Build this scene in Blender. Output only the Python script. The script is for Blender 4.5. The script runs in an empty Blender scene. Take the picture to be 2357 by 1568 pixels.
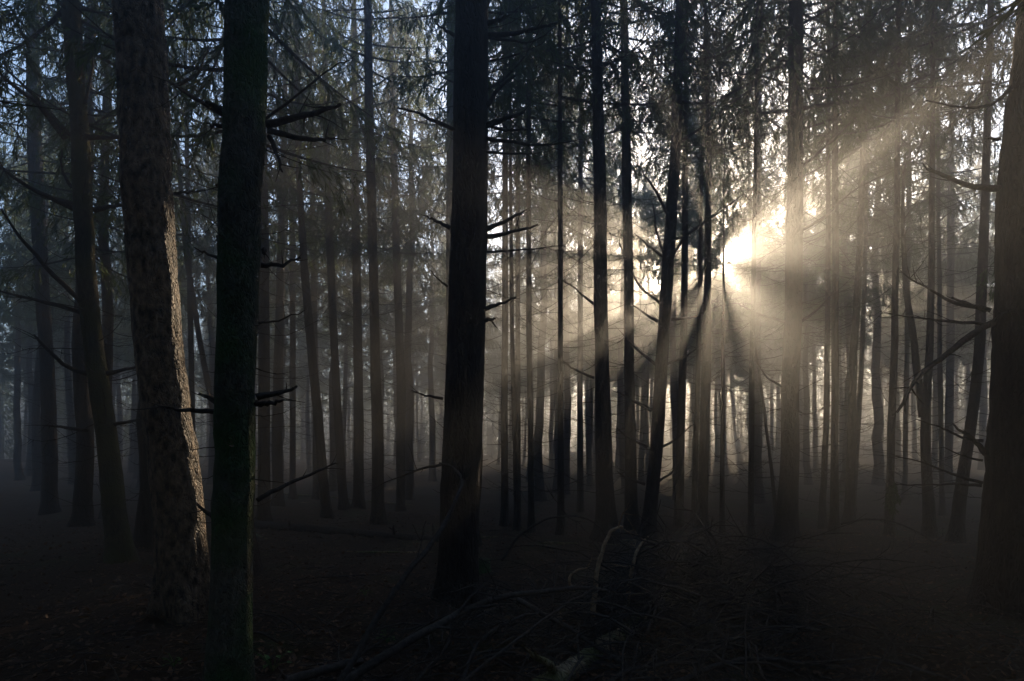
import bpy, math, random
import numpy as np
from mathutils import Vector

# ------------------------------------------------------------------ camera, sky, sun
S = bpy.context.scene
COL = S.collection
W, H = 2357.0, 1568.0          # working pixel grid of the photograph
F, CX, HY, CAMH = 1309.0, 1178.5, 1060.0, 1.5

cam_d = bpy.data.cameras.new('camera')
cam = bpy.data.objects.new('camera', cam_d); COL.objects.link(cam)
cam.location = (0, 0, CAMH); cam.rotation_euler = (math.radians(90), 0, 0)
cam_d.sensor_width = 36; cam_d.lens = F / W * 36
cam_d.shift_y = (HY - H / 2) / W
cam_d.clip_start = 0.05; cam_d.clip_end = 2000
S.camera = cam

SUN_X, SUN_Y = 1652.0, 598.0
sd = Vector(((SUN_X - CX) / F, 1.0, (HY - SUN_Y) / F)).normalized()
SUN_EL = math.asin(sd.z); SUN_AZ = math.atan2(sd.x, sd.y)

wd = bpy.data.worlds.new('World'); S.world = wd; wd.use_nodes = True
nt = wd.node_tree
bg = nt.nodes['Background']; sky = nt.nodes.new('ShaderNodeTexSky')
sky.sky_type = 'NISHITA'; sky.sun_disc = False
sky.sun_elevation = SUN_EL; sky.sun_rotation = SUN_AZ
sky.dust_density = 0.4; sky.air_density = 1.0; sky.ozone_density = 2.0
nt.links.new(sky.outputs[0], bg.inputs[0]); bg.inputs[1].default_value = 0.15

sl = bpy.data.lights.new('sun', 'SUN'); sl.energy = 5.0; sl.angle = math.radians(0.42); sl.color = (1.0, 0.78, 0.52)
so = bpy.data.objects.new('sun', sl); COL.objects.link(so)
so.rotation_euler = sd.to_track_quat('Z', 'Y').to_euler()

S.view_settings.view_transform = 'Standard'; S.view_settings.look = 'None'
S.view_settings.gamma = 1.0; S.view_settings.exposure = 1.6
S.render.engine = 'CYCLES'
cy = S.cycles
cy.max_bounces = 4; cy.diffuse_bounces = 2; cy.glossy_bounces = 1; cy.transmission_bounces = 2
cy.volume_bounces = 0; cy.transparent_max_bounces = 8
cy.use_denoising = True
HAZE_DENSITY = 0.018; HAZE_G = 0.80

# ------------------------------------------------------------------ helpers
rng = np.random.default_rng(7)
random.seed(7)

def P(x, y, Y):
    return np.array(((x - CX) / F * Y, Y, CAMH + (HY - y) / F * Y))

def ground_z(x, y):
    x = np.asarray(x, float); y = np.asarray(y, float)
    d = np.hypot(x, y)
    z = 0.05 * np.sin(x * 0.9 + 1.3) * np.cos(y * 0.7) + 0.03 * np.sin(x * 2.1 + y * 1.7)
    z = z + 0.022 * np.sin(x * 4.3 + 2 * np.sin(y * 1.9)) * np.sin(y * 3.7 + 1.3 * np.sin(x * 2.3)) + 0.012 * np.sin(x * 9.1 + y * 4) * np.sin(y * 8.3 - x * 2)
    z = z + 0.10 * np.sin(x * 0.21 + 2) * np.sin(y * 0.17 + 1) * np.clip(d / 20, 0, 1)
    z = z + 3.3 * (lambda t: t * t * (3 - 2 * t))(np.clip((d - 16) / 75, 0, 1)) * np.clip(0.75 + x / 80, 0.5, 1.15)
    return z

def tag(o, label=None, cat=None, group=None, kind=None):
    if label: o['label'] = label
    if cat: o['category'] = cat
    if group: o['group'] = group
    if kind: o['kind'] = kind
    return o

def empty(name, loc=(0, 0, 0), rz=0.0, sc=(1, 1, 1)):
    o = bpy.data.objects.new(name, None); COL.objects.link(o)
    o.location = loc; o.rotation_euler = (0, 0, rz); o.scale = sc
    o.empty_display_size = 0.2
    return o

def link(name, me, parent=None, loc=None, rot=None, sc=None):
    o = bpy.data.objects.new(name, me); COL.objects.link(o)
    if parent: o.parent = parent
    if loc is not None: o.location = loc
    if rot is not None: o.rotation_euler = rot
    if sc is not None: o.scale = sc
    return o

class MB:
    """collects vertices and faces (quads and tris) as numpy blocks"""
    def __init__(s):
        s.v = []; s.q = []; s.t = []; s.n = 0; s.qm = []; s.tm = []
    def add(s, v, q=None, t=None, m=0):
        v = np.asarray(v, float).reshape(-1, 3)
        if q is not None and len(q):
            s.q.append(np.asarray(q) + s.n); s.qm.append(np.full(len(q), m))
        if t is not None and len(t):
            s.t.append(np.asarray(t) + s.n); s.tm.append(np.full(len(t), m))
        s.v.append(v); s.n += len(v)
    def tube(s, pts, rad, sides=8, m=0, cap=True, bump=None):
        pts = np.asarray(pts, float); n = len(pts)
        rad = np.broadcast_to(np.asarray(rad, float), (n,))
        T = np.gradient(pts, axis=0); T /= np.linalg.norm(T, axis=1)[:, None] + 1e-9
        mean = T.mean(axis=0)
        ref = np.array([1.0, 0, 0]) if abs(mean[0]) < 0.8 * np.linalg.norm(mean) + 1e-9 else np.array([0, 0, 1.0])
        A = np.cross(T, ref); A /= np.linalg.norm(A, axis=1)[:, None] + 1e-9
        B = np.cross(T, A)
        a = np.linspace(0, 2 * math.pi, sides, endpoint=False)
        R = rad[:, None] * np.ones((1, sides))
        if bump is not None: R = R * bump(n, sides)
        V = pts[:, None, :] + R[:, :, None] * (np.cos(a)[None, :, None] * A[:, None, :] + np.sin(a)[None, :, None] * B[:, None, :])
        i = np.arange(n - 1)[:, None] * sides; j = np.arange(sides)[None, :]; k = (j + 1) % sides
        q = np.stack([i + j, i + k, i + sides + k, i + sides + j], -1).reshape(-1, 4)
        V = V.reshape(-1, 3); t = None
        if cap:
            V = np.vstack([V, pts[0], pts[-1]]); c0 = n * sides; c1 = c0 + 1; jj = np.arange(sides); kk = (jj + 1) % sides
            t = np.vstack([np.stack([np.full(sides, c0), kk, jj], -1),
                           np.stack([np.full(sides, c1), (n - 1) * sides + jj, (n - 1) * sides + kk], -1)])
        s.add(V, q, t, m)
    def mesh(s, name, mats, smooth=True):
        me = bpy.data.meshes.new(name)
        V = np.vstack(s.v)
        Q = np.vstack(s.q) if s.q else np.zeros((0, 4), int); T = np.vstack(s.t) if s.t else np.zeros((0, 3), int)
        M = np.concatenate((s.qm or [np.zeros(0)]) + (s.tm or [np.zeros(0)])).astype(np.int32)
        me.vertices.add(len(V)); me.vertices.foreach_set('co', V.ravel().astype(np.float32))
        loops = np.concatenate([Q.ravel(), T.ravel()]).astype(np.int32)
        me.loops.add(len(loops)); me.loops.foreach_set('vertex_index', loops)
        st = np.concatenate([np.arange(len(Q)) * 4, len(Q) * 4 + np.arange(len(T)) * 3]).astype(np.int32)
        me.polygons.add(len(st)); me.polygons.foreach_set('loop_start', st)
        me.polygons.foreach_set('material_index', M)
        me.polygons.foreach_set('use_smooth', np.full(len(st), smooth))
        for m in (mats if isinstance(mats, (list, tuple)) else [mats]): me.materials.append(m)
        me.update(calc_edges=True)
        return me

# ------------------------------------------------------------------ materials
def new_mat(name):
    m = bpy.data.materials.new(name); m.use_nodes = True
    t = m.node_tree; b = t.nodes['Principled BSDF']
    return m, t, b

def bark_mat(name, c1, c2, scale=9, zs=0.25, moss=None, bump=0.8, dist=0.035, rough=0.95):
    m, t, b = new_mat(name); N = t.nodes.new; L = t.links.new
    co = N('ShaderNodeTexCoord'); mp = N('ShaderNodeMapping'); mp.inputs['Scale'].default_value = (1, 1, zs)
    L(co.outputs['Object'], mp.inputs[0])
    no = N('ShaderNodeTexNoise'); no.inputs['Scale'].default_value = scale * 2; no.inputs['Detail'].default_value = 5
    vo = N('ShaderNodeTexVoronoi'); vo.feature = 'DISTANCE_TO_EDGE'; vo.inputs['Scale'].default_value = scale * 3.2
    wob = N('ShaderNodeTexNoise'); wob.inputs['Scale'].default_value = scale * 1.5
    mx0 = N('ShaderNodeMix'); mx0.data_type = 'VECTOR'; mx0.inputs[0].default_value = 0.12
    L(mp.outputs[0], wob.inputs[0]); L(mp.outputs[0], mx0.inputs[4]); L(wob.outputs['Color'], mx0.inputs[5])
    L(mp.outputs[0], no.inputs[0]); L(mx0.outputs[1], vo.inputs[0])
    r = N('ShaderNodeValToRGB'); r.color_ramp.elements[0].color = (*c1, 1); r.color_ramp.elements[1].color = (*c2, 1)
    r.color_ramp.elements[0].position = 0.35; r.color_ramp.elements[1].position = 0.7
    L(no.outputs[0], r.inputs[0]); out = r.outputs[0]
    if moss:
        n2 = N('ShaderNodeTexNoise'); n2.inputs['Scale'].default_value = 2.2; n2.inputs['Detail'].default_value = 6
        r2 = N('ShaderNodeValToRGB'); r2.color_ramp.elements[0].position = 0.42; r2.color_ramp.elements[1].position = 0.6
        L(co.outputs['Object'], n2.inputs[0]); L(n2.outputs[0], r2.inputs[0])
        mx = N('ShaderNodeMix'); mx.data_type = 'RGBA'; mx.inputs[7].default_value = (*moss, 1)
        L(r2.outputs[0], mx.inputs[0]); L(out, mx.inputs[6]); out = mx.outputs[2]
    L(out, b.inputs['Base Color']); b.inputs['Roughness'].default_value = rough
    b.inputs['Specular IOR Level'].default_value = 0.25
    vm = N('ShaderNodeMath'); vm.operation = 'MINIMUM'; vm.inputs[1].default_value = 0.22; L(vo.outputs['Distance'], vm.inputs[0])
    ad = N('ShaderNodeMath'); ad.operation = 'MULTIPLY_ADD'; ad.inputs[1].default_value = 3.0
    L(vm.outputs[0], ad.inputs[0]); L(no.outputs[0], ad.inputs[2])
    bp = N('ShaderNodeBump'); bp.inputs['Strength'].default_value = bump; bp.inputs['Distance'].default_value = dist
    L(ad.outputs[0], bp.inputs['Height']); L(bp.outputs[0], b.inputs['Normal'])
    return m

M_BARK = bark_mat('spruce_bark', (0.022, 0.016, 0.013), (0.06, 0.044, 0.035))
M_ROUGH = bark_mat('rough_pine_bark', (0.015, 0.010, 0.008), (0.36, 0.25, 0.165), scale=10, zs=0.55, bump=1.0, dist=0.05, rough=0.6)
M_MOSSY = bark_mat('mossy_bark', (0.06, 0.06, 0.045), (0.15, 0.145, 0.11), scale=12, zs=0.5, moss=(0.05, 0.11, 0.03), bump=1.0, dist=0.035)
M_YELLOW = bark_mat('lichen_bark', (0.05, 0.042, 0.028), (0.11, 0.095, 0.055), scale=10, zs=0.5, moss=(0.09, 0.085, 0.035), bump=0.5)
M_DEAD = bark_mat('dead_wood', (0.035, 0.028, 0.024), (0.10, 0.08, 0.065), scale=20, zs=1.0, bump=0.4, dist=0.006)
M_PALE = bark_mat('pale_wood', (0.22, 0.14, 0.08), (0.45, 0.32, 0.2), scale=14, zs=1.0, bump=0.4, dist=0.006)
M_LOG = bark_mat('log_bark', (0.10, 0.07, 0.045), (0.42, 0.32, 0.19), scale=6, zs=1.0, moss=(0.12, 0.13, 0.05), bump=0.9, dist=0.03)

def needle_mat(name, c, tr):
    m, t, b = new_mat(name); N = t.nodes.new; L = t.links.new
    oi = N('ShaderNodeObjectInfo'); geo = N('ShaderNodeNewGeometry')
    hs = N('ShaderNodeHueSaturation'); hs.inputs['Color'].default_value = (*c, 1)
    mr = N('ShaderNodeMapRange'); mr.inputs[3].default_value = 0.6; mr.inputs[4].default_value = 1.5
    L(geo.outputs['Random Per Island'], mr.inputs[0]); L(mr.outputs[0], hs.inputs['Value'])
    L(hs.outputs[0], b.inputs['Base Color']); b.inputs['Roughness'].default_value = 0.6
    b.inputs['Specular IOR Level'].default_value = 0.3
    tl = N('ShaderNodeBsdfTranslucent'); h2 = N('ShaderNodeHueSaturation'); h2.inputs['Color'].default_value = (*tr, 1)
    L(mr.outputs[0], h2.inputs['Value']); L(h2.outputs[0], tl.inputs[0])
    mx = N('ShaderNodeMixShader'); mx.inputs[0].default_value = 0.35
    L(b.outputs[0], mx.inputs[1]); L(tl.outputs[0], mx.inputs[2])
    L(mx.outputs[0], t.nodes['Material Output'].inputs['Surface'])
    return m
M_NEEDLE = needle_mat('spruce_needles', (0.035, 0.06, 0.025), (0.12, 0.16, 0.03))
M_LEAF = needle_mat('low_leaves', (0.05, 0.12, 0.03), (0.10, 0.2, 0.03))

def ground_mat():
    m, t, b = new_mat('forest_litter'); N = t.nodes.new; L = t.links.new
    co = N('ShaderNodeTexCoord')
    n1 = N('ShaderNodeTexNoise'); n1.inputs['Scale'].default_value = 0.8; n1.inputs['Detail'].default_value = 8
    n2 = N('ShaderNodeTexNoise'); n2.inputs['Scale'].default_value = 22; n2.inputs['Detail'].default_value = 8; n2.inputs['Roughness'].default_value = 0.7
    L(co.outputs['Object'], n1.inputs[0]); L(co.outputs['Object'], n2.inputs[0])
    r = N('ShaderNodeValToRGB'); cr = r.color_ramp
    cr.elements[0].color = (0.018, 0.011, 0.007, 1); cr.elements[0].position = 0.3
    cr.elements[1].color = (0.085, 0.052, 0.032, 1); cr.elements[1].position = 0.75
    L(n2.outputs[0], r.inputs[0])
    mx = N('ShaderNodeMix'); mx.data_type = 'RGBA'; mx.inputs[7].default_value = (0.045, 0.05, 0.02, 1)
    r2 = N('ShaderNodeValToRGB'); r2.color_ramp.elements[0].position = 0.55; r2.color_ramp.elements[1].position = 0.7
    L(n1.outputs[0], r2.inputs[0]); L(r2.outputs[0], mx.inputs[0]); L(r.outputs[0], mx.inputs[6]); L(mx.outputs[2], b.inputs['Base Color'])
    b.inputs['Roughness'].default_value = 1.0; b.inputs['Specular IOR Level'].default_value = 0.1
    bp = N('ShaderNodeBump'); bp.inputs['Strength'].default_value = 1.0; bp.inputs['Distance'].default_value = 0.06
    L(n2.outputs[0], bp.inputs['Height']); L(bp.outputs[0], b.inputs['Normal'])
    return m
M_GROUND = ground_mat()

# ------------------------------------------------------------------ ground (one sheet to the horizon)
def build_ground():
    a = np.concatenate([np.linspace(0, 20, 90), 20 + 330 * (np.linspace(0, 1, 60)[1:] ** 1.8)])
    xs = np.concatenate([-a[::-1], a[1:]]); ys = xs + 6
    X, Y = np.meshgrid(xs, ys); Z = ground_z(X, Y)
    near = np.clip(1 - np.hypot(X, Y - 8) / 22, 0, 1)
    Z = Z + rng.normal(0, 0.012, Z.shape) * near - 0.01
    n = len(xs); i, j = np.meshgrid(np.arange(n - 1), np.arange(n - 1), indexing='ij')
    k = (i * n + j).ravel()
    m = MB(); m.add(np.stack([X, Y, Z], -1).reshape(-1, 3), np.stack([k, k + 1, k + n + 1, k + n], -1))
    o = link('ground', m.mesh('ground', M_GROUND)); o['kind'] = 'structure'
build_ground()

# ------------------------------------------------------------------ openings in the canopy (where the sun gets through)
sv = np.array(sd); E1 = np.array([math.cos(SUN_AZ), -math.sin(SUN_AZ), 0.0]); E2 = np.cross(E1, -sv); E2 = E2 if E2[2] > 0 else -E2
CAMP = np.array([0, 0, CAMH])
def sun_uv(p):
    q = np.asarray(p) - CAMP
    return q @ E1, q @ E2
# (direction round the line of sight, half width in metres, inner and outer distance from the line of sight)
SLITS = [(29, .20, .65, 1.0), (30, .26, 3.0, 3.7), (20, .13, 3.3, 3.7), (40, .12, 1.0, 1.2), (9, .15, .5, .9), (158, .24, .8, 1.4), (160, .34, 3.0, 3.7), (170, .12, 1.0, 1.3), (148, .12, 1.2, 1.5), (150, .14, 3.2, 3.6),
         (200, .26, .8, 1.2), (200, .38, 2.9, 3.7), (199, .45, 4.3, 5.3), (190, .13, 1.0, 1.3), (189, .26, 3.1, 3.8), (190, .30, 4.8, 5.6), (178, .25, 4.4, 5.0), (212, .26, 2.9, 3.5), (208, .16, 1.3, 1.8), (217, .20, .9, 1.5), (221, .20, 2.4, 3.1), (230, .14, 2.4, 2.9), (232, .14, .7, 1.2), (246, .12, .5, .9), (262, .09, .45, .8), (286, .12, .4, .75), (304, .14, .5, .95),
         (325, .10, .6, .9), (352, .11, .7, 1.0), (120, .12, .8, 1.2), (95, .08, .8, 1.2), (203, .42, 5.9, 6.9), (196, .3, 7.4, 8.0)]
SPOTS = [(0.22, 0.0, .14), (0.24, -0.12, .1), (-0.44, -0.02, .11), (0.27, -0.26, .10), (0.3, 0.27, .10), (0.5, 0.05, .12)]   # (u, v, radius)
def add_spot_line(p0, p1, r):
    a = np.array(sun_uv(p0)); b = np.array(sun_uv(p1))
    for k in np.linspace(0, 1, 7): c = a + (b - a) * k; SPOTS.append((c[0], c[1], r))
for _k in np.linspace(0, 1, 9): SPOTS.append((-4.58 + .16 * _k, 0.85 - 2.5 * _k, 0.2))
RIM = SPOTS[-9:]
def in_rim(p):
    u, v = sun_uv(p); return any((u - a) ** 2 + (v - b) ** 2 < 0.04 for a, b, r in RIM)
add_spot_line(P(200, 150, 7.9), P(205, 330, 7.9), 0.2)
KEEP_U = [-4.57, -4.43, SPOTS[-3][0]]
_g = np.random.default_rng(31)
for _ in range(56):              # scattered small chinks
    _a, _r = (_g.uniform(163, 216), _g.uniform(3.0, 7.2))
    _u, _v = _r * math.cos(math.radians(_a)), _r * math.sin(math.radians(_a))
    if -1.7 < _v: SPOTS.append((_u, _v, _g.uniform(0.12, 0.28)))
def in_opening(p, pad=0.0):
    u, v = sun_uv(p)
    r = np.hypot(u, v); th = np.degrees(np.arctan2(v, u)) % 360
    hit = np.zeros(np.shape(r), bool)
    for c, hw, r0, r1 in SLITS:
        d = np.radians(np.abs((th - c + 180) % 360 - 180))
        hit |= (d < 1.2) & (r * np.sin(np.minimum(d, 1.5)) < hw + pad) & (r > r0) & (r < r1)
    for cu, cv, cr in SPOTS:
        hit |= np.hypot(u - cu, v - cv) < cr + pad
    return hit

# ------------------------------------------------------------------ crowns
def crown_arrays(seed, Hc, rmax, dens=1.0, fine=False):
    """needle sprays as tapering triangles + thin boughs; origin at crown base on the trunk axis"""
    g = np.random.default_rng(seed)
    C, D, Lr, Wd = [], [], [], []
    boughs = []
    z = 0.0
    while z < Hc - 0.3:
        f = 1 - z / Hc
        nb = g.integers(3, 5) if f > 0.12 else 3
        a0 = g.uniform(0, 6.28)
        for b in range(nb):
            L = rmax * (f ** 0.75) * g.uniform(0.65, 1.15) + 0.2
            if z < Hc * 0.12: L *= g.uniform(0.5, 1.0)
            a = a0 + b * 6.283 / nb + g.uniform(-0.35, 0.35)
            out = np.array([math.cos(a), math.sin(a), 0]); lat = np.array([-out[1], out[0], 0])
            droop = g.uniform(0.15, 0.5) * (0.3 + f); up = g.uniform(0.1, 0.35); sw = g.uniform(-0.15, 0.15)
            t = np.linspace(0, 1, 7)
            pts = out * (t * L)[:, None] + lat * (sw * L * t ** 2)[:, None] + np.array([0, 0, 1.0]) * (z + g.uniform(-.1, .1) + L * (0.12 * t - droop * t + up * t ** 2.5))[:, None]
            boughs.append((pts, 0.022 * (0.4 + L / rmax)))
            nt_ = int(max(3, 10 * L * dens))
            tt = g.uniform(0.12, 1.0, nt_) ** 0.85
            base = np.stack([np.interp(tt, t, pts[:, k]) for k in range(3)], -1)
            side = np.where(g.random(nt_) < 0.5, -1, 1)
            tl = (0.30 + 0.45 * (1 - tt)) * g.uniform(0.5, 1.2, nt_) * min(1, 0.5 + L / 3)
            d = out * g.uniform(0.1, 0.8, nt_)[:, None] + lat * (side * g.uniform(0.3, 1.0, nt_))[:, None] + np.array([0, 0, -1.0]) * g.uniform(0.3, 1.7, nt_)[:, None]
            d /= np.linalg.norm(d, axis=1)[:, None]
            ns = 24 if fine else 11
            kl, kw = (0.62, 0.55) if fine else (1, 1)
            for k in range(ns):
                s_ = (k + g.uniform(0, 1, nt_)) / ns
                c = base + d * (tl * s_)[:, None] + np.array([0, 0, -1.0]) * (0.25 * tl * s_ ** 2)[:, None]
                dd = d + g.normal(0, 0.32, (nt_, 3)) + np.array([0, 0, -0.25]); dd /= np.linalg.norm(dd, axis=1)[:, None]
                C.append(c); D.append(dd); Lr.append(kl * g.uniform(0.10, 0.26, nt_)); Wd.append(kw * g.uniform(0.011, 0.024, nt_))
        z += g.uniform(0.24, 0.55) * (0.6 + 0.6 * f)
    return np.vstack(C), np.vstack(D), np.concatenate(Lr), np.concatenate(Wd), boughs, seed

def crown_mesh(arr, keep=None, name='crown', matrix=None):
    C, D, L, Wd, boughs, seed = arr
    g = np.random.default_rng(seed + 99)
    r = g.normal(0, 1, C.shape); Sd = np.cross(D, r); Sd /= np.linalg.norm(Sd, axis=1)[:, None] + 1e-9
    n3 = np.cross(D, Sd)
    V0 = C - Sd * Wd[:, None] * .5; V1 = C + D * (L * .45)[:, None] + Sd * Wd[:, None] * .9; V2 = C + D * L[:, None]; V3 = C + D * (L * .4)[:, None] - Sd * Wd[:, None] * .9
    V = np.stack([V0, V1, V2, V3], 1)
    if keep is not None: V = V[keep]
    m = MB(); n = len(V)
    m.add(V.reshape(-1, 3), np.arange(n * 4).reshape(-1, 4), m=0)
    for pts, rad in boughs:
        if keep is not None and matrix is not None:
            w = matrix(pts)
            bad = in_opening(w, 0.03)
            if bad.any():
                k = int(np.argmax(bad))
                if k < 2: continue
                pts = pts[:k]
        m.tube(pts, np.linspace(rad, 0.004, len(pts)), 3, m=1, cap=False)
    return m.mesh(name, [M_NEEDLE, M_BARK], smooth=False)

CROWN_H = [10.5, 11.5, 9.5, 12.0, 10.0, 11.0] + [10.5, 9.5, 10.0, 11.0]
# six full crowns, then four thin ones such as crowded trees keep
CROWNS = [crown_arrays(100 + i, CROWN_H[i], [2.1, 2.4, 1.9, 2.3, 2.6, 2.0, 1.9, 1.7, 2.1, 1.8][i], 1.6 if i < 6 else 1.05, i > 5) for i in range(10)]
CROWN_MESH = [crown_mesh(c) for c in CROWNS]
print('needles per crown', [len(c[0]) for c in CROWNS])

def put_crown(parent, pos_local, rz, sc, vi, world_xf):
    """pos_local: crown base in parent space; world_xf maps crown-local points to world. Needles in the sun's openings are not grown."""
    arr = CROWNS[vi]
    def M(p):
        c, s = math.cos(rz), math.sin(rz)
        q = np.stack([p[:, 0] * c - p[:, 1] * s, p[:, 0] * s + p[:, 1] * c, p[:, 2]], -1) * sc
        return world_xf(q + np.asarray(pos_local))
    w = M(arr[0] + arr[1] * arr[2][:, None] * 0.5)
    bad = in_opening(w, 0.06)
    me = CROWN_MESH[vi]
    if bad.sum() > 5:
        me = crown_mesh(arr, ~bad, 'crown', M)
    return link('crown', me, parent, loc=pos_local, rot=(0, 0, rz), sc=(sc, sc, sc))

# ------------------------------------------------------------------ dead lower branches
def branch_path(g, base, dir_, L, sag, lift, n=7, wig=0.03):
    t = np.linspace(0, 1, n)
    d = dir_ / np.linalg.norm(dir_)
    lat = np.cross(d, [0, 0, 1.0]); lat /= np.linalg.norm(lat) + 1e-9
    p = base + d * (t * L)[:, None] + np.array([0, 0, 1.0]) * (L * (-sag * np.sin(t * 2.2) * 0.6 + lift * t ** 2.2))[:, None] \
        + lat * (L * g.uniform(-0.18, 0.18) * t ** 2)[:, None]
    p[1:] += g.normal(0, wig * L * 0.4, (n - 1, 3)) * t[1:, None] ** 0.5
    return p

def add_branch(m, g, base, dir_, L, r0, sag=0.2, lift=0.2, twigs=4, sides=4):
    p = branch_path(g, base, dir_, L, sag, lift)
    m.tube(p, np.linspace(r0, r0 * 0.22, len(p)), sides, cap=False)
    for _ in range(twigs):
        t = g.uniform(0.25, 0.95); k = t * (len(p) - 1); i = int(k); c = p[i] + (p[min(i + 1, len(p) - 1)] - p[i]) * (k - i)
        dd = dir_ / np.linalg.norm(dir_) * g.uniform(.5, 1) + g.normal(0, 0.55, 3) + np.array([0, 0, g.uniform(-0.4, 0.3)])
        q = branch_path(g, c, dd, L * g.uniform(0.12, 0.4) * (1.1 - t * .6), g.uniform(-.2, .3), g.uniform(-.1, .2), n=4)
        m.tube(q, np.linspace(r0 * 0.38, r0 * 0.12, 4), 3, cap=False)

def dead_limbs_mesh(seed, path_fn, rad_fn, z0, z1, step, Lr, r0, nper=(3, 6), origin=None):
    g = np.random.default_rng(seed); m = MB(); z = z0
    while z < z1:
        f = (z - z0) / (z1 - z0)
        a0 = g.uniform(0, 6.28); nb = g.integers(*nper)
        for b in range(nb):
            a = a0 + b * 6.283 / nb + g.uniform(-.4, .4)
            el = g.uniform(-0.25, 0.35)
            d = np.array([math.cos(a), math.sin(a), el])
            L = g.uniform(*Lr) * (0.55 + 0.6 * f) * (0.3 if g.random() < .3 else 1)
            c = path_fn(z + g.uniform(-.06, .06)) + d * rad_fn(z) * 0.5
            if origin is not None and origin[1] > 6 and (in_rim(c + d * L * .4 + origin) or in_rim(c + d * L * .8 + origin) or in_rim(c + d * .1 + origin)): continue
            add_branch(m, g, c, d, L, r0 * g.uniform(.7, 1.2), sag=g.uniform(-0.1, 0.45), lift=g.uniform(-0.1, 0.45), twigs=int(L * 6), sides=3)
        z += step * g.uniform(.7, 1.3)
    return m.mesh('dead_limbs', M_DEAD)

def trunk_bump(g, amp=0.03, knots=0.0):
    def fn(n, s):
        a = g.normal(0, 1, (n, s))
        for _ in range(2): a = (a + np.roll(a, 1, 0) + np.roll(a, -1, 0) + np.roll(a, 1, 1) + np.roll(a, -1, 1)) / 5
        return 1 + amp * a / (a.std() + 1e-9) * 0.6
    return fn

# ------------------------------------------------------------------ generic trees (trunk, dead limbs, crown)
def generic_tree_parts(seed, Ht=19.0):
    g = np.random.default_rng(seed); n = 36
    z = np.concatenate([[-0.4, 0, 0.12, 0.3, 0.6], np.linspace(1, Ht, n - 5)])
    bx = np.cumsum(g.normal(0, 0.035, n)); by = np.cumsum(g.normal(0, 0.035, n)); bx -= bx[1]; by -= by[1]
    px = np.stack([bx * np.clip(z, 0, 1), by * np.clip(z, 0, 1), z], -1)
    R = 0.155 * (1 - np.clip(z, 0, Ht) / Ht) ** 0.75 + 0.012
    R = R * (1 + 0.55 * np.exp(-np.clip(z, 0, 9) / 0.25))
    m = MB(); m.tube(px, R, 12, bump=trunk_bump(g, 0.03))
    tr = m.mesh('trunk', M_BARK)
    pf = lambda q: np.array([np.interp(q, z, px[:, 0]), np.interp(q, z, px[:, 1]), q])
    rf = lambda q: np.interp(q, z, R)
    dl = dead_limbs_mesh(seed + 5, pf, rf, 1.0, 9.5, 0.33, (0.4, 2.1), 0.0085)
    return tr, dl, pf
GEN = [generic_tree_parts(40 + i) for i in range(7)]

TREES = []        # (x, y) of every tree, for spacing
def generic_tree(x, y, label, group, g, scale=None, lean=0.0, crown=True, limbs=True, cb=None):
    vi = int(g.integers(0, 7)); ci = int(g.integers(0, 6)) if math.hypot(x, y) > 21 or y < 2 else int(g.integers(6, 10)); rz = g.uniform(0, 6.28)
    s = scale or g.uniform(0.86, 1.03); sw = s * g.uniform(0.85, 1.25)
    z = float(ground_z(x, y))
    root = empty('spruce_tree', (x, y, z), rz, (sw, sw, s))
    root.rotation_euler = (g.normal(0, 0.012), g.normal(0, 0.012) + lean, rz)
    tag(root, label, 'tree', group)
    tr, dl, pf = GEN[vi]
    link('trunk', tr, root)
    if limbs: tag(link('dead_limbs', dl, root), kind='stuff')
    if crown:
        cbz = (cb if cb is not None else g.uniform(7.2, 9.8))
        cs = 0.98 * (19.4 - cbz) / CROWN_H[ci]
        bp = pf(cbz); c, sn = math.cos(rz), math.sin(rz)
        def xf(q): return np.stack([x + sw * (q[:, 0] * c - q[:, 1] * sn), y + sw * (q[:, 0] * sn + q[:, 1] * c), z + s * q[:, 2]], -1)
        put_crown(root, bp, g.uniform(0, 6.28), cs, ci, xf)
    TREES.append((x, y))
    return root

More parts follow.
